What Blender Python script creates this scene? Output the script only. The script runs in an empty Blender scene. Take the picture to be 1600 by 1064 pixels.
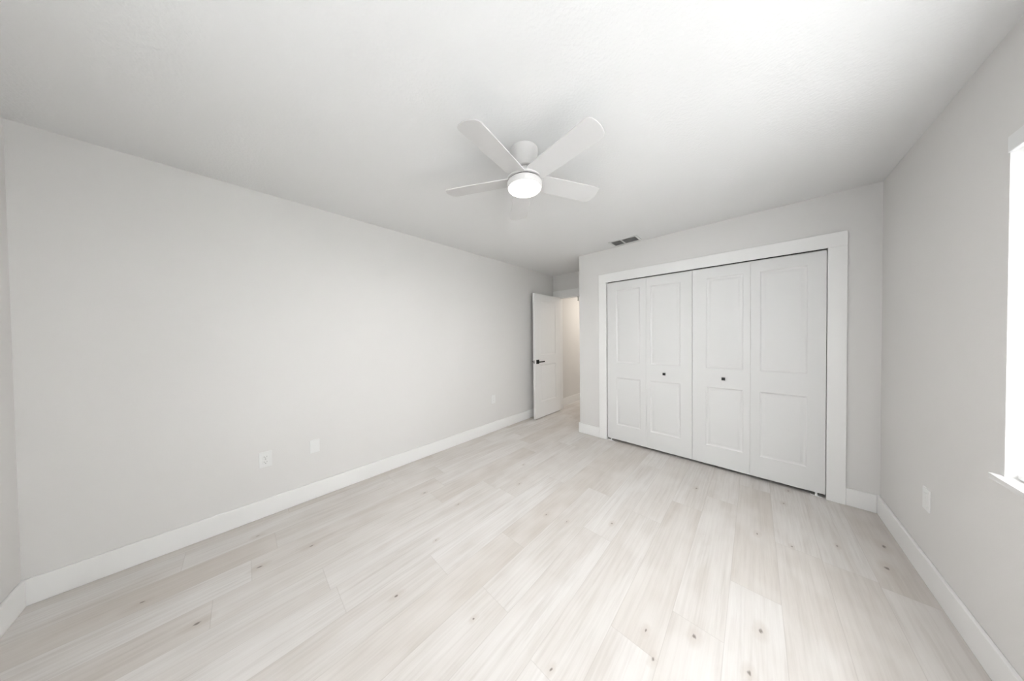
import bpy, bmesh, math, random
from mathutils import Vector, Matrix

random.seed(7)
sc = bpy.context.scene
COL = sc.collection

# ------------------------------------------------------------------ room measures (metres)
H = 2.44            # ceiling height
W = 3.364           # room width: left wall x=0, window wall x=W
YB = -4.011         # wall behind the camera
AX = 0.926          # left end of the closet wall (alcove to the bedroom door)
YD = 0.724          # wall that holds the bedroom door
YH = 2.75           # far end of the hallway
BT, BH = 0.015, 0.135   # baseboard thickness / height

# ------------------------------------------------------------------ camera
F_PX = 399.8
yaw, pitch, roll = 0.75799, -0.01487, -0.010843
fw = Vector((-math.sin(yaw)*math.cos(pitch), math.cos(yaw)*math.cos(pitch), math.sin(pitch)))
rt = Vector((math.cos(yaw), math.sin(yaw), 0)); up = rt.cross(fw)
r2 = rt*math.cos(roll) + up*math.sin(roll); u2 = -rt*math.sin(roll) + up*math.cos(roll)
cd = bpy.data.cameras.new('camera'); cam = bpy.data.objects.new('camera', cd); COL.objects.link(cam)
m = Matrix((r2, u2, -fw)).transposed().to_4x4(); m.translation = Vector((2.6855, -3.2236, 1.3387))
cam.matrix_world = m
cd.sensor_fit = 'HORIZONTAL'; cd.sensor_width = 36.0; cd.lens = F_PX*36.0/1600.0
cd.clip_start = 0.02; cd.clip_end = 200
sc.camera = cam

# ------------------------------------------------------------------ colour management, sky, daylight
sc.view_settings.view_transform = 'Standard'
sc.view_settings.look = 'None'
sc.view_settings.gamma = 1.0
sc.view_settings.use_curve_mapping = False
sc.view_settings.exposure = 0.10

world = bpy.data.worlds.new('sky'); sc.world = world; world.use_nodes = True
bg = world.node_tree.nodes['Background']
bg.inputs['Color'].default_value = (0.86, 0.93, 1.0, 1); bg.inputs['Strength'].default_value = 1.2

WY0, WY1, WZ0, WZ1 = -3.40, -1.28, 0.797, 2.05      # window opening
def area(name, loc, direction, sx, sy, power, col):
    ld = bpy.data.lights.new(name, 'AREA'); ld.shape = 'RECTANGLE'; ld.size = sx; ld.size_y = sy
    ld.energy = power; ld.color = col
    o = bpy.data.objects.new(name, ld); COL.objects.link(o); o.location = loc
    o.rotation_euler = Vector(direction).to_track_quat('-Z', 'Y').to_euler()
    return o
# daylight entering by the window: open sky in front of it
area('window_daylight', (W+0.42, -2.42, 1.40), (-1, 0, 0.0), 2.2, 1.4, 430, (0.97, 0.99, 1.0))
# fill light for the closet side, through a window added behind the camera
NX0, NX1 = 1.55, 3.05
area('rear_fill_light', ((NX0+NX1)/2, YB-0.45, 1.45), (0, 1, 0.0), 1.9, 1.5, 28, (0.97, 0.99, 1.0))
# the lamp of the hallway beyond the bedroom door
hl = area('hall_lamp', (0.92, 1.95, H-0.03), (0, 0, -1), 0.4, 0.9, 15, (1.0, 0.925, 0.83))

# ------------------------------------------------------------------ materials
def mat(name, col, rough=0.6, spec=0.35, metal=0.0, bump=None):
    mm = bpy.data.materials.new(name); mm.use_nodes = True
    nt = mm.node_tree; b = nt.nodes['Principled BSDF']
    b.inputs['Base Color'].default_value = (*col, 1); b.inputs['Roughness'].default_value = rough
    b.inputs['Specular IOR Level'].default_value = spec; b.inputs['Metallic'].default_value = metal
    if bump:
        tc = nt.nodes.new('ShaderNodeTexCoord')
        n1 = nt.nodes.new('ShaderNodeTexNoise'); n1.inputs['Scale'].default_value = bump[0]
        n1.inputs['Detail'].default_value = bump[3] if len(bump) > 3 else 2.0
        nt.links.new(tc.outputs['Object'], n1.inputs['Vector'])
        src = n1.outputs['Fac']
        bp = nt.nodes.new('ShaderNodeBump'); bp.inputs['Strength'].default_value = bump[1]
        bp.inputs['Distance'].default_value = bump[2]
        nt.links.new(src, bp.inputs['Height']); nt.links.new(bp.outputs['Normal'], b.inputs['Normal'])
    return mm

M = {}
M['wall'] = mat('greige_wall_paint', (0.765, 0.752, 0.737), 0.75, 0.2, bump=(160, 0.12, 0.002))
M['ceiling'] = mat('textured_ceiling_paint', (0.825, 0.823, 0.82), 0.9, 0.1, bump=(80, 0.24, 0.006, 3.0))
M['trim'] = mat('white_trim_paint', (0.89, 0.886, 0.875), 0.42, 0.4)
M['door'] = mat('white_door_paint', (0.765, 0.763, 0.755), 0.45, 0.4)
M['fan'] = mat('white_fan_enamel', (0.75, 0.735, 0.725), 0.35, 0.45)
M['blade'] = mat('white_fan_blade', (0.66, 0.65, 0.645), 0.5, 0.3)
M['plastic'] = mat('white_plastic', (0.83, 0.83, 0.82), 0.35, 0.45)
M['slot'] = mat('outlet_slot', (0.36, 0.35, 0.34), 0.6)
M['black'] = mat('matte_black_metal', (0.010, 0.010, 0.010), 0.42, 0.5, 0.3)
M['steel'] = mat('brushed_steel', (0.55, 0.55, 0.54), 0.35, 0.5, 0.9)
M['ventwhite'] = mat('white_register_enamel', (0.74, 0.74, 0.73), 0.45, 0.4)
M['duct'] = mat('grey_duct', (0.32, 0.315, 0.31), 0.7, 0.2)
M['valance'] = mat('white_valance', (0.86, 0.86, 0.86), 0.45, 0.4)
# thin white slats that let part of the daylight glow through
sm_ = bpy.data.materials.new('white_blind_slat'); sm_.use_nodes = True
nt = sm_.node_tree; nt.nodes.remove(nt.nodes['Principled BSDF'])
df = nt.nodes.new('ShaderNodeBsdfDiffuse'); df.inputs['Color'].default_value = (0.86, 0.86, 0.86, 1)
tl = nt.nodes.new('ShaderNodeBsdfTranslucent'); tl.inputs['Color'].default_value = (0.86, 0.86, 0.86, 1)
mx = nt.nodes.new('ShaderNodeMixShader'); mx.inputs[0].default_value = 0.5
nt.links.new(df.outputs[0], mx.inputs[1]); nt.links.new(tl.outputs[0], mx.inputs[2])
nt.links.new(mx.outputs[0], nt.nodes['Material Output'].inputs['Surface'])
M['slat'] = sm_
M['closet'] = mat('closet_interior_paint', (0.5, 0.48, 0.46), 0.8, 0.2)
M['gap'] = mat('painted_gap_shade', (0.05, 0.045, 0.04), 0.8, 0.1)  # near-black that paints the shade of narrow gaps
M['vinyl'] = mat('white_vinyl', (0.84, 0.84, 0.84), 0.35, 0.4)
M['lawn'] = mat('lawn', (0.22, 0.30, 0.13), 0.9, 0.1)

# marble sill with faint veins
M['sill'] = mat('white_marble', (0.84, 0.83, 0.82), 0.25, 0.5)

# lens of the fan light
lm = bpy.data.materials.new('lit_lens'); lm.use_nodes = True
lb = lm.node_tree.nodes['Principled BSDF']
lb.inputs['Base Color'].default_value = (0.9, 0.9, 0.9, 1)
lb.inputs['Emission Color'].default_value = (1.0, 0.98, 0.96, 1); lb.inputs['Emission Strength'].default_value = 1.9
M['lens'] = lm

# window glass: clear, thin, lets daylight through
gm = bpy.data.materials.new('window_glass'); gm.use_nodes = True
nt = gm.node_tree; nt.nodes.remove(nt.nodes['Principled BSDF'])
tr = nt.nodes.new('ShaderNodeBsdfTransparent'); gl = nt.nodes.new('ShaderNodeBsdfGlossy')
gl.inputs['Roughness'].default_value = 0.02
mx = nt.nodes.new('ShaderNodeMixShader'); mx.inputs[0].default_value = 0.06
nt.links.new(tr.outputs[0], mx.inputs[1]); nt.links.new(gl.outputs[0], mx.inputs[2])
nt.links.new(mx.outputs[0], nt.nodes['Material Output'].inputs['Surface'])
M['glass'] = gm

# floor: pale whitewashed oak planks running along y
def floor_material():
    fm = bpy.data.materials.new('whitewashed_oak_planks'); fm.use_nodes = True
    nt = fm.node_tree; N = nt.nodes; L = nt.links; b = N['Principled BSDF']
    def math_(op, a, bb=None, c=None):
        n = N.new('ShaderNodeMath'); n.operation = op
        for i, v in enumerate((a, bb, c)):
            if v is None: continue
            if isinstance(v, (int, float)): n.inputs[i].default_value = v
            else: L.new(v, n.inputs[i])
        return n.outputs[0]
    def comb(x, y, z=0.0):
        n = N.new('ShaderNodeCombineXYZ')
        for i, v in enumerate((x, y, z)):
            if isinstance(v, (int, float)): n.inputs[i].default_value = v
            else: L.new(v, n.inputs[i])
        return n.outputs[0]
    def ramp(fac, stops, interp='LINEAR'):
        n = N.new('ShaderNodeValToRGB'); cr = n.color_ramp; cr.interpolation = interp
        while len(cr.elements) < len(stops): cr.elements.new(1.0)
        for e, (p, c) in zip(cr.elements, stops):
            e.position = p; e.color = (*c, 1) if len(c) == 3 else c
        L.new(fac, n.inputs[0]); return n.outputs[0]
    def noise(vec, scale, detail=3.0, rough=0.55, dist=0.0):
        n = N.new('ShaderNodeTexNoise'); n.inputs['Scale'].default_value = scale
        n.inputs['Detail'].default_value = detail; n.inputs['Roughness'].default_value = rough
        n.inputs['Distortion'].default_value = dist
        L.new(vec, n.inputs['Vector']); return n.outputs['Fac']
    def mix(fac, a, bb, blend='MIX'):
        n = N.new('ShaderNodeMix'); n.data_type = 'RGBA'; n.blend_type = blend
        if isinstance(fac, (int, float)): n.inputs[0].default_value = fac
        else: L.new(fac, n.inputs[0])
        for i, v in ((6, a), (7, bb)):
            if isinstance(v, tuple): n.inputs[i].default_value = (*v, 1)
            else: L.new(v, n.inputs[i])
        return n.outputs[2]
    tc = N.new('ShaderNodeTexCoord'); sp = N.new('ShaderNodeSeparateXYZ'); L.new(tc.outputs['Object'], sp.inputs[0])
    X, Y = sp.outputs[0], sp.outputs[1]
    PW, PL = 0.193, 1.22
    u = math_('DIVIDE', math_('SUBTRACT', X, 2.594), PW)
    row = math_('FLOOR', u); fu = math_('SUBTRACT', u, row)
    # stagger of each row, as the boards were laid
    rnd = random.Random(3)
    joints = {-1: -1.81, -2: -0.855, 1: -0.89, -4: -1.60, -13: -3.49, -12: -3.09, -10: -3.35, -7: -2.45, -6: -2.02}
    stops = []
    for k in range(-15, 6):
        o = (joints[k]/PL) % 1.0 if k in joints else rnd.random()
        stops.append(((k+20-0.5)/40.0, (o, o, o)))
    off = ramp(math_('DIVIDE', math_('ADD', row, 20.0), 40.0), stops, 'CONSTANT')
    v = math_('SUBTRACT', math_('DIVIDE', Y, PL), off)
    colm = math_('FLOOR', v); fv = math_('SUBTRACT', v, colm)
    wn = N.new('ShaderNodeTexWhiteNoise'); wn.noise_dimensions = '2D'; L.new(comb(row, colm), wn.inputs['Vector'])
    pid = wn.outputs['Value']
    ws = N.new('ShaderNodeSeparateColor'); L.new(wn.outputs['Color'], ws.inputs[0])
    p2 = ws.outputs[1]
    shift = math_('MULTIPLY', pid, 37.0)
    # broad cathedral figure and fine grain, different on each board
    g1 = noise(comb(math_('ADD', math_('MULTIPLY', X, 7.0), shift), math_('ADD', math_('MULTIPLY', Y, 0.85), shift)), 1.0, 4.0, 0.6, 0.9)
    g2 = noise(comb(math_('ADD', math_('MULTIPLY', X, 75.0), shift), math_('MULTIPLY', Y, 2.4), shift), 1.0, 4.0, 0.65)
    g3 = noise(comb(math_('MULTIPLY', X, 2.3), math_('ADD', math_('MULTIPLY', Y, 1.6), shift)), 1.6, 2.0)
    base = ramp(pid, [(0.0, (0.615, 0.572, 0.530)), (0.30, (0.668, 0.634, 0.602)), (0.7, (0.702, 0.676, 0.651)), (1.0, (0.728, 0.706, 0.685))])
    c = mix(ramp(g1, [(0.30, (0.50,)*3), (0.58, (0.0,)*3)]), base, (0.53, 0.478, 0.430))
    c = mix(ramp(g2, [(0.42, (0.0,)*3), (0.78, (0.55,)*3)]), c, (0.48, 0.440, 0.405))
    c = mix(ramp(g3, [(0.45, (0.0,)*3), (0.75, (0.45,)*3)]), c, (0.78, 0.755, 0.735))
    # knots where the photo shows them: (x, y, size)
    knots = [(2.496,-1.866,1.2),(2.711,-1.639,1.2),(2.673,-1.872,1.0),(2.331,-1.988,.8),(2.384,-2.08,.8),(1.708,-1.634,.6),
             (1.556,-1.674,.8),(1.952,-1.435,.8),(1.161,-2.366,.6),(1.339,-2.697,.9),(3.278,-.485,1.5),(3.237,-.728,1.4),
             (3.068,-.672,.7),(2.86,-.87,.7),(2.856,-.308,.9),(2.322,-.524,.9),(2.703,-.873,.9),(2.897,-.05,.9),(.574,-3.177,1.1),
             (.608,-2.94,1.1),(.776,-3.393,1.3),(.230,-3.172,.9),(1.72,-2.49,.6),(2.094,-2.395,.7),(1.136,-1.514,.8),
             (.966,-2.055,.7),(.622,-2.164,.8),(.938,-1.222,.7),(.413,-3.598,.8)]
    wob = math_('MULTIPLY', math_('SUBTRACT', noise(comb(math_('MULTIPLY', X, 60.0), math_('MULTIPLY', Y, 30.0)), 1.0, 2.0), 0.5), 0.020)
    Xw, Yw = math_('ADD', X, wob), math_('ADD', Y, wob)
    core = halo = None
    for (kx, ky, s) in knots:
        dx = math_('MULTIPLY', math_('SUBTRACT', Xw, kx), 1.0/(0.0068*s)); dy = math_('MULTIPLY', math_('SUBTRACT', Yw, ky), 1.0/(0.0135*s))
        d = math_('ADD', math_('MULTIPLY', dx, dx), math_('MULTIPLY', dy, dy))
        core = d if core is None else math_('MINIMUM', core, d)
    kc = ramp(math_('MULTIPLY', core, 0.1), [(0.01, (0.85,)*3), (0.085, (0.0,)*3)])
    kh = ramp(math_('MULTIPLY', core, 0.02), [(0.0, (0.40,)*3), (0.35, (0.0,)*3)])
    c = mix(kh, c, (0.50, 0.44, 0.39))
    c = mix(kc, c, (0.17, 0.14, 0.12))
    # seams
    e1 = math_('MINIMUM', fu, math_('SUBTRACT', 1.0, fu)); e2 = math_('MULTIPLY', math_('MINIMUM', fv, math_('SUBTRACT', 1.0, fv)), PL/PW)
    e = math_('MINIMUM', e1, e2)
    seam = ramp(e, [(0.0, (0.34,)*3), (0.010, (0.0,)*3)])
    c = mix(seam, c, (0.33, 0.295, 0.265))
    L.new(c, b.inputs['Base Color'])
    b.inputs['Roughness'].default_value = 0.50; b.inputs['Specular IOR Level'].default_value = 0.35
    bp = N.new('ShaderNodeBump'); bp.inputs['Strength'].default_value = 0.25; bp.inputs['Distance'].default_value = 0.001
    L.new(math_('SUBTRACT', math_('MULTIPLY', g2, 0.3), seam), bp.inputs['Height']); L.new(bp.outputs['Normal'], b.inputs['Normal'])
    return fm
M['floor'] = floor_material()

# ------------------------------------------------------------------ mesh helpers
class MB:
    def __init__(self): self.bm = bmesh.new()
    def box(self, x0, x1, y0, y1, z0, z1, rot=None, bevel=0.0):
        b = bmesh.new(); bmesh.ops.create_cube(b, size=1.0)
        s = Vector((x1-x0, y1-y0, z1-z0)); c = Vector(((x0+x1)/2, (y0+y1)/2, (z0+z1)/2))
        for v in b.verts: v.co = Vector((v.co.x*s.x, v.co.y*s.y, v.co.z*s.z))
        if bevel: bmesh.ops.bevel(b, geom=b.edges[:], offset=bevel, segments=2, affect='EDGES', profile=0.6)
        for v in b.verts:
            if rot is not None: v.co = rot @ v.co
            v.co += c
        self._add(b); return self
    def _add(self, b):
        me = bpy.data.meshes.new('tmp'); b.to_mesh(me); b.free(); self.bm.from_mesh(me); bpy.data.meshes.remove(me)
    def lathe(self, prof, seg=64, cx=0, cy=0):
        """prof: list of (r, z); r == 0 closes to a pole"""
        bm = self.bm; rings = []
        for r, z in prof:
            if r <= 1e-6: rings.append([bm.verts.new((cx, cy, z))])
            else: rings.append([bm.verts.new((cx+r*math.cos(2*math.pi*i/seg), cy+r*math.sin(2*math.pi*i/seg), z)) for i in range(seg)])
        for a, b in zip(rings, rings[1:]):
            for i in range(seg):
                j = (i+1) % seg
                if len(a) == 1 and len(b) == 1: continue
                if len(a) == 1: bm.faces.new((a[0], b[i], b[j]))
                elif len(b) == 1: bm.faces.new((a[i], b[0], a[j]))
                else: bm.faces.new((a[i], b[i], b[j], a[j]))
        return self
    def tube(self, pts, r, seg=10):
        bm = self.bm; rings = []
        pts = [Vector(p) for p in pts]
        for i, p in enumerate(pts):
            t = (pts[min(i+1, len(pts)-1)] - pts[max(i-1, 0)]).normalized()
            a = t.orthogonal().normalized() if abs(t.z) > .9 else Vector((0, 0, 1)).cross(t).normalized()
            b = t.cross(a)
            rings.append([bm.verts.new(p + (a*math.cos(2*math.pi*k/seg) + b*math.sin(2*math.pi*k/seg))*r) for k in range(seg)])
        for a, b in zip(rings, rings[1:]):
            for k in range(seg): bm.faces.new((a[k], a[(k+1) % seg], b[(k+1) % seg], b[k]))
        bm.faces.new(rings[0][::-1]); bm.faces.new(rings[-1]); return self
    def build(self, name, material, parent=None, smooth=None, loc=(0, 0, 0), bevel=0.0):
        bmesh.ops.recalc_face_normals(self.bm, faces=self.bm.faces[:])
        me = bpy.data.meshes.new(name); self.bm.to_mesh(me); self.bm.free()
        o = bpy.data.objects.new(name, me); COL.objects.link(o); me.materials.append(material)
        o.location = loc
        if parent: o.parent = parent
        if smooth:
            me.set_sharp_from_angle(angle=math.radians(smooth))
            for p in me.polygons: p.use_smooth = True
        if bevel:
            md = o.modifiers.new('bevel', 'BEVEL'); md.width = bevel; md.segments = 2; md.limit_method = 'ANGLE'; md.angle_limit = math.radians(40)
        return o

def tag(o, label=None, cat=None, group=None, kind=None):
    if label: o['label'] = label
    if cat: o['category'] = cat
    if group: o['group'] = group
    if kind: o['kind'] = kind
    return o
def empty(name, loc, rz=0.0):
    e = bpy.data.objects.new(name, None); COL.objects.link(e); e.location = loc; e.rotation_euler = (0, 0, rz)
    e.empty_display_size = 0.1; return e
def struct(o, label, cat): return tag(o, label, cat, kind='structure')

# ------------------------------------------------------------------ room shell
T = 0.12
struct(MB().box(-T, W+0.16, YB-T, YH+T, -0.12, 0).build('floor', M['floor']), 'pale whitewashed oak plank floor with small dark knots', 'floor')
struct(MB().box(-T, W+0.16, YB-T, YH+T, H, H+0.12).build('ceiling', M['ceiling']), 'white textured ceiling above the room', 'ceiling')
struct(MB().box(-T, 0, YB-T, YH+T, 0, H).build('wall_left', M['wall']), 'long bare light grey wall with three outlet plates', 'wall')
wn = MB().box(0, NX0, YB-T, YB, 0, H).box(NX1, W, YB-T, YB, 0, H).box(NX0, NX1, YB-T, YB, 0, WZ0).box(NX0, NX1, YB-T, YB, WZ1, H)
struct(wn.build('wall_near', M['wall']), 'light grey wall sliver at the left edge of the picture', 'wall')
wr = MB()
wr.box(W, W+0.16, YB-T, WY0, 0, H).box(W, W+0.16, WY1, YH+T, 0, H)
wr.box(W, W+0.16, WY0, WY1, 0, WZ0-0.02).box(W, W+0.16, WY0, WY1, WZ1, H)
struct(wr.build('wall_right', M['wall']), 'grey wall holding the window, right of the closet', 'wall')
# closet wall with its wide opening, and the wall between closet and alcove
CL, CR, CT = 1.3185, 3.110, 2.015
wc = MB().box(AX, CL, 0, 0.11, 0, H).box(CR, W, 0, 0.11, 0, H).box(CL, CR, 0, 0.11, CT+0.012, H)
wc.box(AX, AX+0.11, 0.11, YD, 0, H)
struct(wc.build('wall_closet', M['wall']), 'grey wall around the white closet doors', 'wall')
wi = MB().box(AX+0.11, W, 0.70, YD, 0, H)
struct(wi.build('wall_closet_rear', M['closet']), 'back wall inside the closed closet', 'wall')
DX0, DX1, DZ = 0.118, 0.875, 2.035
wd = MB().box(0, DX0, YD, YD+T, 0, H).box(DX1, W, YD, YD+T, 0, H).box(DX0, DX1, YD, YD+T, DZ, H)
struct(wd.build('wall_door', M['wall']), 'grey wall above the bedroom doorway at the end of the alcove', 'wall')
wh = MB().box(0, 1.25, YH, YH+T, 0, H).box(1.25, 1.35, YD+T, YH+T, 0, H)
struct(wh.build('wall_hall', M['wall']), 'hallway walls beyond the bedroom doorway', 'wall')

def bb(name, segs, label):
    b = MB()
    for (x0, x1, y0, y1) in segs: b.box(x0, x1, y0, y1, 0, BH)
    return struct(b.build(name, M['trim'], bevel=0.004), label, 'baseboard')
bb('baseboard_left', [(0, BT, YB, YD-0.02)], 'white baseboard along the long bare left wall')
bb('baseboard_near', [(BT, W-BT, YB, YB+BT)], 'white baseboard at the left edge of the picture')
bb('baseboard_right', [(W-BT, W, YB+BT, 0)], 'white baseboard under the window')
bb('baseboard_closet', [(AX-BT, 1.2125, -BT, 0), (3.206, W-BT, -BT, 0), (AX-BT, AX, 0, YD-0.02)], 'short white baseboard pieces beside the closet casing')
bb('baseboard_hall', [(0, BT, YD+T, YH), (BT, 1.25, YH-BT, YH)], 'white baseboard in the hallway beyond the open door')

# closet casing and jamb (trim_1), bedroom door casing and jamb (trim_2)
CT2 = 0.018
t1 = MB().box(1.2125, 1.312, -CT2, 0, 0, CT).box(3.109, 3.206, -CT2, 0, 0, CT)
t1.box(1.2125, 3.206, -CT2, 0, CT, 2.1264)
t1.box(1.300, CL, 0, 0.11, 0, CT+0.012).box(CR, CR+0.018, 0, 0.11, 0, CT+0.012).box(CL, CR, 0.055, 0.11, CT-0.006, CT+0.012)
struct(t1.build('trim_1', M['trim'], bevel=0.0025), 'wide flat white casing framing the closet doors', 'door casing')
t2 = MB().box(0.012, DX0-0.012, YD-0.017, YD, 0, DZ).box(DX1+0.008, AX-0.001, YD-0.017, YD, 0, DZ)
t2.box(0.012, AX-0.001, YD-0.017, YD, DZ, 2.152)
t2.box(DX0-0.014, DX0+0.004, YD, YD+T, 0, DZ).box(DX1-0.004, DX1+0.014, YD, YD+T, 0, DZ).box(DX0, DX1, YD, YD+T, DZ-0.016, DZ+0.002)
struct(t2.build('trim_2', M['trim'], bevel=0.0025), 'white casing over the bedroom doorway', 'door casing')

# ------------------------------------------------------------------ panel doors
def panel_leaf(width, height, thick, panels, field_in=0.034):
    """leaf in local axes: x across, z up, front face at y=0 facing -y, back at y=thick. panels: (x0,x1,z0,z1)"""
    bm = bmesh.new()
    def face(pts):
        try: bm.faces.new([bm.verts.new(p) for p in pts])
        except ValueError: pass
    for side in (0, 1):
        y0 = 0.0 if side == 0 else thick
        s = 1.0 if side == 0 else -1.0
        xs = sorted({0.0, width} | {p[0] for p in panels} | {p[1] for p in panels})
        zs = sorted({0.0, height} | {p[2] for p in panels} | {p[3] for p in panels})
        for i in range(len(xs)-1):
            for j in range(len(zs)-1):
                cx, cz = (xs[i]+xs[i+1])/2, (zs[j]+zs[j+1])/2
                if any(p[0] < cx < p[1] and p[2] < cz < p[3] for p in panels): continue
                face([(xs[i], y0, zs[j]), (xs[i+1], y0, zs[j]), (xs[i+1], y0, zs[j+1]), (xs[i], y0, zs[j+1])])
        for (a, b, c, d) in panels:
            # ovolo sticking, flat groove, raised bevel, field
            rings = [(0.0, 0.0), (0.004, 0.0030), (0.011, 0.0065), (0.015, 0.0074), (0.020, 0.0074), (field_in, 0.0020), (field_in+0.004, 0.0017)]
            for (i0, d0), (i1, d1) in zip(rings, rings[1:]):
                q0 = [(a+i0, c+i0), (b-i0, c+i0), (b-i0, d-i0), (a+i0, d-i0)]
                q1 = [(a+i1, c+i1), (b-i1, c+i1), (b-i1, d-i1), (a+i1, d-i1)]
                for k in range(4):
                    n = (k+1) % 4
                    face([(q0[k][0], y0+s*d0, q0[k][1]), (q0[n][0], y0+s*d0, q0[n][1]), (q1[n][0], y0+s*d1, q1[n][1]), (q1[k][0], y0+s*d1, q1[k][1])])
            i1, d1 = rings[-1]
            face([(a+i1, y0+s*d1, c+i1), (b-i1, y0+s*d1, c+i1), (b-i1, y0+s*d1, d-i1), (a+i1, y0+s*d1, d-i1)])
    for (p, q) in (((0, 0), (width, 0)), ((width, 0), (width, height)), ((width, height), (0, height)), ((0, height), (0, 0))):
        face([(p[0], 0, p[1]), (q[0], 0, q[1]), (q[0], thick, q[1]), (p[0], thick, p[1])])
    bmesh.ops.remove_doubles(bm, verts=bm.verts[:], dist=1e-5)
    mb = MB(); mb.bm.free(); mb.bm = bm
    return mb

ZB, ZT = 0.030, 2.003          # closet door bottom / top
PZ = ((0.221-ZB, 0.813-ZB), (1.002-ZB, 1.904-ZB))
LY, LT = 0.004, 0.032
def closet_door(x0, leaves, knob_x, label, pivot_x):
    root = empty('closet_bifold', (x0, LY, ZB))
    tag(root, label, 'closet door', 'white bifold closet doors', 'thing')
    for i, (a, b, pa, pb) in enumerate(leaves):
        lf = panel_leaf(b-a, ZT-ZB, LT, [(pa-a, pb-a, z0, z1) for z0, z1 in PZ]).build('leaf', M['door'], root, smooth=25)
        lf.location = (a-x0, 0, 0)
        if a < knob_x < b:
            k = MB().box(-0.0135, 0.0135, -0.026, -0.012, -0.0135, 0.0135, bevel=0.002).box(-0.006, 0.006, -0.012, 0.0005, -0.006, 0.006)
            k.build('knob', M['black'], lf, loc=(knob_x-a, 0, 0.906-ZB))['label'] = 'square matte black knob'
    # floor pivot bracket under the outer corner
    pv = MB().box(-0.030, 0.030, -0.006, 0.020, -ZB, -ZB+0.004).box(-0.006, 0.006, 0.002, 0.014, -ZB+0.004, 0.001)
    pv.build('pivot_bracket', M['plastic'], root, loc=(pivot_x-x0, 0.0, 0))['label'] = 'small pale pivot bracket on the floor'
    # hinges between the two leaves (behind)
    for z in (0.25, 0.98, 1.72):
        MB().box(-0.02, 0.02, LT, LT+0.004, -0.035, 0.035).build('hinge', M['steel'], root, loc=(leaves[0][1]-x0, 0, z))
    return root
closet_door(1.3187, [(1.3187, 1.7745, 1.430, 1.710), (1.776, 2.2150, 1.818, 2.112)], 1.961,
            'white bifold closet door left of the seam, nearer the open bedroom door', 1.362)
closet_door(2.2180, [(2.2180, 2.6592, 2.332, 2.611), (2.6607, 3.1065, 2.724, 3.006)], 2.469,
            'white bifold closet door right of the seam, nearer the window wall', 3.060)
# head track inside the closet opening, the gap's shade painted in its colour
tag(MB().box(CL+0.002, CR-0.002, 0.010, 0.036, CT+0.0005, CT+0.0115).build('closet_track', M['gap']), 'sliding track above the closet doors, coloured dark as the shaded gap', 'track')

# bedroom door, open against the left wall
d1 = empty('door_1', (0.155, -0.022, 0.012), math.pi/2)
struct(d1, 'white two panel bedroom door standing open beside the long wall', 'door')
DWI, DHT, DTH = 0.735, 2.015, 0.036
lf = panel_leaf(DWI, DHT, DTH, [(0.150, DWI-0.150, 0.255, 0.860), (0.150, DWI-0.150, 1.020, 1.895)]).build('leaf', M['trim'], d1, smooth=25)
# local x runs along +y of the room, local -y faces +x (towards the closet wall)
hz = 0.918
for s, name in ((-1, 'handle'), (1, 'handle')):
    hb = MB()
    yb = 0.0 if s < 0 else DTH
    hb.box(0.065-0.033, 0.065+0.033, min(yb, yb+s*0.009), max(yb, yb+s*0.009), hz-0.033, hz+0.033, bevel=0.002)
    hb.tube([(0.065, yb+s*0.006, hz), (0.065, yb+s*0.052, hz)], 0.0095, 16)
    hb.box(0.052, 0.185, min(yb+s*0.044, yb+s*0.058), max(yb+s*0.044, yb+s*0.058), hz-0.0095, hz+0.0095, bevel=0.003)
    hb.build(name, M['black'], d1)['label'] = 'matte black lever handle on a square rose'
MB().box(-0.0015, 0.001, 0.006, 0.030, hz-0.028, hz+0.028).build('latch_plate', M['steel'], d1)['label'] = 'steel latch plate on the door edge'
lt = MB().box(-0.010, -0.001, 0.011, 0.025, hz-0.008, hz+0.008, bevel=0.002).box(-0.0025, -0.0012, 0.014, 0.022, hz+0.017, hz+0.023).box(-0.0025, -0.0012, 0.014, 0.022, hz-0.023, hz-0.017)
lt.build('latch', M['black'], d1)
for z in (0.22, 1.0, 1.79):
    MB().tube([(DWI+0.004, DTH+0.004, z-0.045), (DWI+0.004, DTH+0.004, z+0.045)], 0.006, 12).build('hinge', M['black'], d1)

# small grey fitting hanging just under the doorway head
gf = MB().lathe([(0, 0), (0.020, 0), (0.020, -0.012), (0.013, -0.02), (0.013, -0.062), (0.016, -0.066), (0.016, -0.074), (0, -0.078)], 24)
tag(gf.build('door_catch', M['steel'], smooth=40, loc=(0.487, YD+0.05, DZ-0.016)), 'small grey fitting under the head of the bedroom doorway', 'door catch')

# ------------------------------------------------------------------ window with marble sill and blind
w1 = empty('window_1', (W, (WY0+WY1)/2, WZ0))
struct(w1, 'bright window at the right edge of the picture', 'window')
def wl(mb, name, material, **k):
    o = mb.build(name, material, None, **k); o.location = Vector((0, 0, 0)); o.parent = w1
    o.matrix_parent_inverse = Matrix.Translation(-Vector(w1.location)); return o
fr = MB()
FX0, FX1 = W+0.105, W+0.155
YM = (WY0+WY1)/2
fr.box(FX0, FX1, WY0, WY0+0.05, WZ0, WZ1).box(FX0, FX1, WY1-0.05, WY1, WZ0, WZ1)
fr.box(FX0, FX1, WY0+0.05, WY1-0.05, WZ0, WZ0+0.05).box(FX0, FX1, WY0+0.05, WY1-0.05, WZ1-0.05, WZ1)
fr.box(FX0, FX1, YM-0.04, YM+0.04, WZ0+0.05, WZ1-0.05)
wl(fr, 'frame', M['vinyl'], bevel=0.003)
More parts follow.
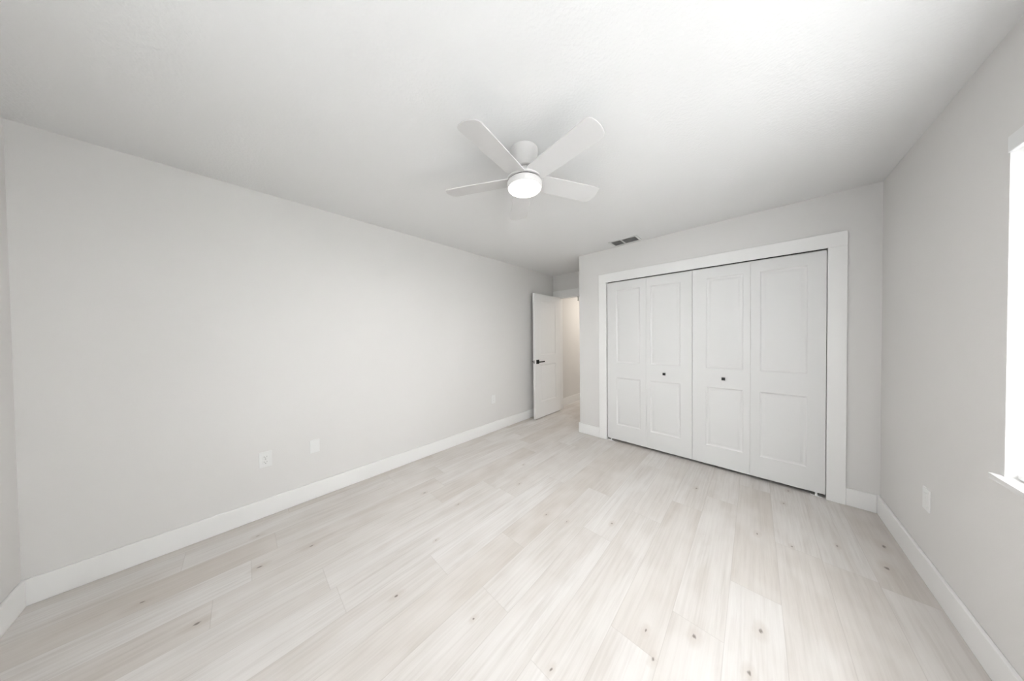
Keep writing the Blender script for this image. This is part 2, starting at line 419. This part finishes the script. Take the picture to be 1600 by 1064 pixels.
for (a, b) in ((WY0+0.05, YM-0.04), (YM+0.04, WY1-0.05)):
    zm = 1.44
    s = MB()
    s.box(FX0+0.008, FX1-0.012, a, a+0.035, WZ0+0.05, WZ1-0.05).box(FX0+0.008, FX1-0.012, b-0.035, b, WZ0+0.05, WZ1-0.05)
    s.box(FX0+0.008, FX1-0.012, a+0.035, b-0.035, WZ0+0.05, WZ0+0.09).box(FX0+0.008, FX1-0.012, a+0.035, b-0.035, WZ1-0.085, WZ1-0.05)
    s.box(FX0+0.004, FX1-0.008, a+0.035, b-0.035, zm-0.022, zm+0.022)
    wl(s, 'sash', M['vinyl'], bevel=0.002)
    wl(MB().box(FX0+0.022, FX0+0.026, a+0.033, b-0.033, WZ0+0.088, WZ1-0.083), 'pane', M['glass'])
sl = MB().box(W-0.022, W+0.11, WY0+0.001, WY1-0.001, WZ0-0.02, WZ0).box(W-0.022, W, WY1-0.002, WY1+0.026, WZ0-0.02, WZ0).box(W-0.022, W, WY0-0.026, WY0+0.002, WZ0-0.02, WZ0)
so = wl(sl, 'sill', M['sill']); so['label'] = 'white marble window sill'

b1 = empty('window_blind', (W+0.03, YM, WZ1))
tag(b1, 'white slatted window blind at the right edge of the picture', 'window blind')
def bl(mb, name, material, **k):
    o = mb.build(name, material, None, **k); o.parent = b1
    o.matrix_parent_inverse = Matrix.Translation(-Vector(b1.location)); return o
BX = W+0.046
bl(MB().box(W-0.006, W+0.008, WY0+0.003, WY1-0.003, 1.990, WZ1-0.001), 'valance', M['valance'], bevel=0.002)
bl(MB().box(W+0.012, W+0.070, WY0+0.006, WY1-0.006, 2.0, WZ1-0.002), 'headrail', M['valance'])
ns = 28; z0, z1 = 0.838, 1.972
tilt = Matrix.Rotation(math.radians(-76), 3, 'Y')
proto = None
for i in range(ns):
    z = z0 + (z1-z0)*i/(ns-1)
    if proto is None:
        mb = MB().box(-0.025, 0.025, WY0+0.007-YM, WY1-0.007-YM, -0.0014, 0.0014)
        for v in mb.bm.verts: v.co = tilt @ v.co
        proto = mb.build('slat', M['slat'], None); o = proto
        o.parent = b1
    else:
        o = proto.copy(); COL.objects.link(o); o.parent = b1
    o.location = (BX-b1.location.x, 0, z-b1.location.z)
bl(MB().box(BX-0.025, BX+0.025, WY0+0.007, WY1-0.007, 0.7995, 0.8165), 'bottom_rail', M['valance'], bevel=0.003)
for y in (WY0+0.25, YM, WY1-0.25):
    for dx in (-0.0265, 0.0265):
        bl(MB().tube([(BX+dx, y, 0.822), (BX+dx, y, 2.0)], 0.0009, 6), 'ladder_cord', M['valance'])

# unseen window behind the camera, added to let in the fill light
w2 = empty('fill_window', ((NX0+NX1)/2, YB, WZ0)); struct(w2, 'unseen window added behind the viewpoint for fill light', 'window')
def w2l(mb, name, material, **k):
    o = mb.build(name, material, None, **k); o.parent = w2
    o.matrix_parent_inverse = Matrix.Translation(-Vector(w2.location)); return o
fr = MB(); a, b = YB-0.11, YB-0.06; xm2 = (NX0+NX1)/2
fr.box(NX0, NX0+0.05, a, b, WZ0, WZ1).box(NX1-0.05, NX1, a, b, WZ0, WZ1).box(NX0+0.05, NX1-0.05, a, b, WZ0, WZ0+0.05).box(NX0+0.05, NX1-0.05, a, b, WZ1-0.05, WZ1)
fr.box(NX0+0.05, NX1-0.05, a, b, 1.42, 1.46)
w2l(fr, 'frame', M['vinyl'], bevel=0.003)
w2l(MB().box(NX0+0.048, NX1-0.048, YB-0.087, YB-0.083, WZ0+0.048, WZ1-0.048), 'pane', M['glass'])
w2l(MB().box(NX0+0.001, NX1-0.001, YB-0.10, YB+0.02, WZ0+0.0005, WZ0+0.018), 'sill', M['sill'])

# ground outside
struct(MB().box(W+0.16, W+30, -25, 20, -0.35, -0.25).build('ground', M['lawn']), 'lawn outside the window', 'ground')

# ------------------------------------------------------------------ ceiling fan
FX, FY = 1.690, -2.049
fan = empty('ceiling_fan', (FX, FY, H))
tag(fan, 'white five blade flush ceiling fan with a round lit lamp', 'ceiling fan')
def zz(prof): return [(r, z-H) for r, z in prof]
MB().lathe(zz([(0, H), (0.083, H), (0.083, 2.428), (0.079, 2.422), (0.079, 2.395), (0.076, 2.388), (0.072, 2.345), (0.066, 2.330), (0.060, 2.327), (0, 2.327)])).build('canopy', M['fan'], fan, smooth=40)
MB().lathe(zz([(0, 2.326), (0.050, 2.326), (0.050, 2.3205), (0, 2.3205)])).build('neck', M['gap'], fan, smooth=40)  # shade under the canopy put into its dark colour
MB().lathe(zz([(0, 2.320), (0.056, 2.320), (0.062, 2.317), (0.078, 2.300), (0.093, 2.282), (0.104, 2.270), (0.1065, 2.2635), (0.1045, 2.2610), (0, 2.2610)])).build('motor_housing', M['fan'], fan, smooth=40)
MB().lathe(zz([(0, 2.2608), (0.093, 2.2608), (0.093, 2.2535), (0, 2.2535)])).build('reveal_ring', M['gap'], fan, smooth=40)  # dark colour stands for the shaded gap above the light ring
MB().lathe(zz([(0, 2.2534), (0.099, 2.2534), (0.1025, 2.250), (0.1030, 2.224), (0.1015, 2.2165), (0.0985, 2.2155), (0.0965, 2.2175), (0.0965, 2.226), (0, 2.226)])).build('light_ring', M['fan'], fan, smooth=40)
lens = MB().lathe(zz([(0, 2.2255), (0.0960, 2.2255), (0.0960, 2.2160), (0.088, 2.2125), (0.070, 2.2098), (0.045, 2.2082), (0.02, 2.2076), (0, 2.2075)])).build('lamp_lens', M['lens'], fan, smooth=60)
lens['label'] = 'glowing round white lamp lens'
fl_ = bpy.data.lights.new('fan_lamp', 'AREA'); fl_.shape = 'DISK'; fl_.size = 0.185; fl_.energy = 13; fl_.color = (1.0, 0.975, 0.945)
flo = bpy.data.objects.new('fan_lamp', fl_); COL.objects.link(flo); flo.location = (FX, FY, 2.2055)
ang0, R1, R0 = -1.399, 0.508, 0.085
def blade_mesh():
    bm = bmesh.new(); th = 0.0055
    # outline in (radial s, tangential w); rounded tip corners
    pts = []
    def half(r): return 0.5*(0.118 + (0.137-0.118)*(r-0.0)/0.498)
    rc = 0.030; bow = 0.008
    top = [(R0, half(R0)), (0.2, half(0.2)), (0.33, half(0.33)), (R1-bow-rc, half(0.47))]
    c = (R1-bow-rc, half(0.47)-rc)
    for k in range(1, 9):
        a = math.pi/2*(1-k/8)
        top.append((c[0]+rc*math.cos(a), c[1]+rc*math.sin(a)))
    top += [(R1-bow*0.35, half(.47)*0.32), (R1, 0.0)]
    outline = top + [(s, -w) for s, w in top[-2::-1]]
    ca, sa = math.cos(-0.20), math.sin(-0.20)
    lo, hi = [], []
    for s, w in outline:
        lo.append(bm.verts.new((s, w*ca + sa*th/2, w*sa - ca*th/2)))
        hi.append(bm.verts.new((s, w*ca - sa*th/2, w*sa + ca*th/2)))
    bm.faces.new(lo[::-1]); bm.faces.new(hi)
    n = len(outline)
    for i in range(n):
        j = (i+1) % n; bm.faces.new((lo[i], lo[j], hi[j], hi[i]))
    mb = MB(); mb.bm.free(); mb.bm = bm; return mb
bp_ = None
for k in range(5):
    if bp_ is None:
        bp_ = o = blade_mesh().build('blade', M['blade'], fan, bevel=0.0012)
    else:
        o = bp_.copy(); COL.objects.link(o); o.parent = fan
    o.location = (0, 0, 2.270-H); o.rotation_euler = (0, 0, ang0 + k*math.radians(72))
# ------------------------------------------------------------------ ceiling air register
vent = empty('ceiling_vent', (1.585, -0.130, H))
tag(vent, 'small grey louvered air vent on the ceiling above the closet', 'air vent')
VX0, VX1, VY0, VY1 = 1.452-1.585, 1.722-1.585, -0.208+0.130, -0.055+0.130
f = MB(); fl = 0.024; zt, zb_ = 0.0, -0.006
f.box(VX0-fl, VX0, VY0-fl, VY1+fl, zb_, zt).box(VX1, VX1+fl, VY0-fl, VY1+fl, zb_, zt)
f.box(VX0, VX1, VY0-fl, VY0, zb_, zt).box(VX0, VX1, VY1, VY1+fl, zb_, zt)
f.build('frame', M['ventwhite'], vent, bevel=0.002)
xm = 1.568-1.585
MB().box(xm-0.008, xm+0.008, VY0, VY1, zb_, zt).build('center_bar', M['ventwhite'], vent)
MB().box(VX0, VX1, VY0, VY1, -0.0012, -0.0002).build('duct_opening', M['duct'], vent)
for (a, b) in ((VX0, xm-0.008), (xm+0.008, VX1)):
    for i in range(8):
        y = VY0 + (VY1-VY0)*(i+0.5)/8
        sm = MB().box(a+0.001, b-0.001, y-0.0055, y+0.0055, -0.0048, -0.0040)
        rot = Matrix.Rotation(math.radians(14), 3, 'X'); c = Vector((0, y, -0.0044))
        for v in sm.bm.verts: v.co = rot @ (v.co - c) + c
        sm.build('slat', M['duct'], vent)

# ------------------------------------------------------------------ outlet plates
def plate(name, loc, rz, kind, label, cat, w=0.071, h=0.116):
    """front faces local -y"""
    root = empty(name, loc, rz); tag(root, label, cat)
    MB().box(-w/2, w/2, -0.006, 0, -h/2, h/2, bevel=0.0022).build('faceplate', M['plastic'], root)
    if kind == 'duplex':
        for s in (-1, 1):
            r = MB().box(-0.017, 0.017, -0.0082, -0.005, s*0.0195-0.0145, s*0.0195+0.0145, bevel=0.0015).build('receptacle', M['plastic'], root)
            sl = MB().box(-0.0085, -0.0060, -0.0085, -0.008, s*0.0195-0.003, s*0.0195+0.006).box(0.0060, 0.0085, -0.0085, -0.008, s*0.0195-0.002, s*0.0195+0.005)
            sl.box(-0.003, 0.003, -0.0085, -0.008, s*0.0195-0.0105, s*0.0195-0.0055)
            sl.build('slots', M['slot'], r)
        MB().box(-0.003, 0.003, -0.0068, -0.0055, -0.003, 0.003, bevel=0.001).build('screw', M['steel'], root)
    elif kind in ('decora', 'insert'):
        r = MB().box(-0.0165, 0.0165, -0.0078, -0.005, -0.0335, 0.0335, bevel=0.0012).build('insert', M['plastic'], root)
        for s in ((-1, 1) if kind == 'decora' else ()):
            MB().box(-0.0075, -0.0055, -0.0081, -0.0076, s*0.017-0.002, s*0.017+0.006).box(0.0055, 0.0075, -0.0081, -0.0076, s*0.017-0.002, s*0.017+0.005).build('slots', M['slot'], r)
    else:
        for s in (-1, 1):
            MB().box(-0.0028, 0.0028, -0.0068, -0.0055, s*0.042-0.0028, s*0.042+0.0028, bevel=0.001).build('screw', M['plastic'], root)
    return root
LZ = math.pi/2      # on the left wall: front towards +x
plate('wall_outlet', (0, -3.116, 0.432), LZ, 'duplex', 'white duplex outlet nearest the camera on the long left wall', 'outlet')
plate('cable_plate', (0, -2.817, 0.437), LZ, 'blank', 'blank white wall plate just right of the nearest duplex outlet', 'wall plate', 0.066, 0.108)
plate('wall_outlet', (0, -0.788, 0.456), LZ, 'decora', 'white outlet on the left wall nearest the open bedroom door', 'outlet', 0.072, 0.118)
plate('wall_plate', (W, -0.707, 0.440), -LZ, 'insert', 'white wall plate on the window wall near the closet corner', 'wall plate', 0.074, 0.118)
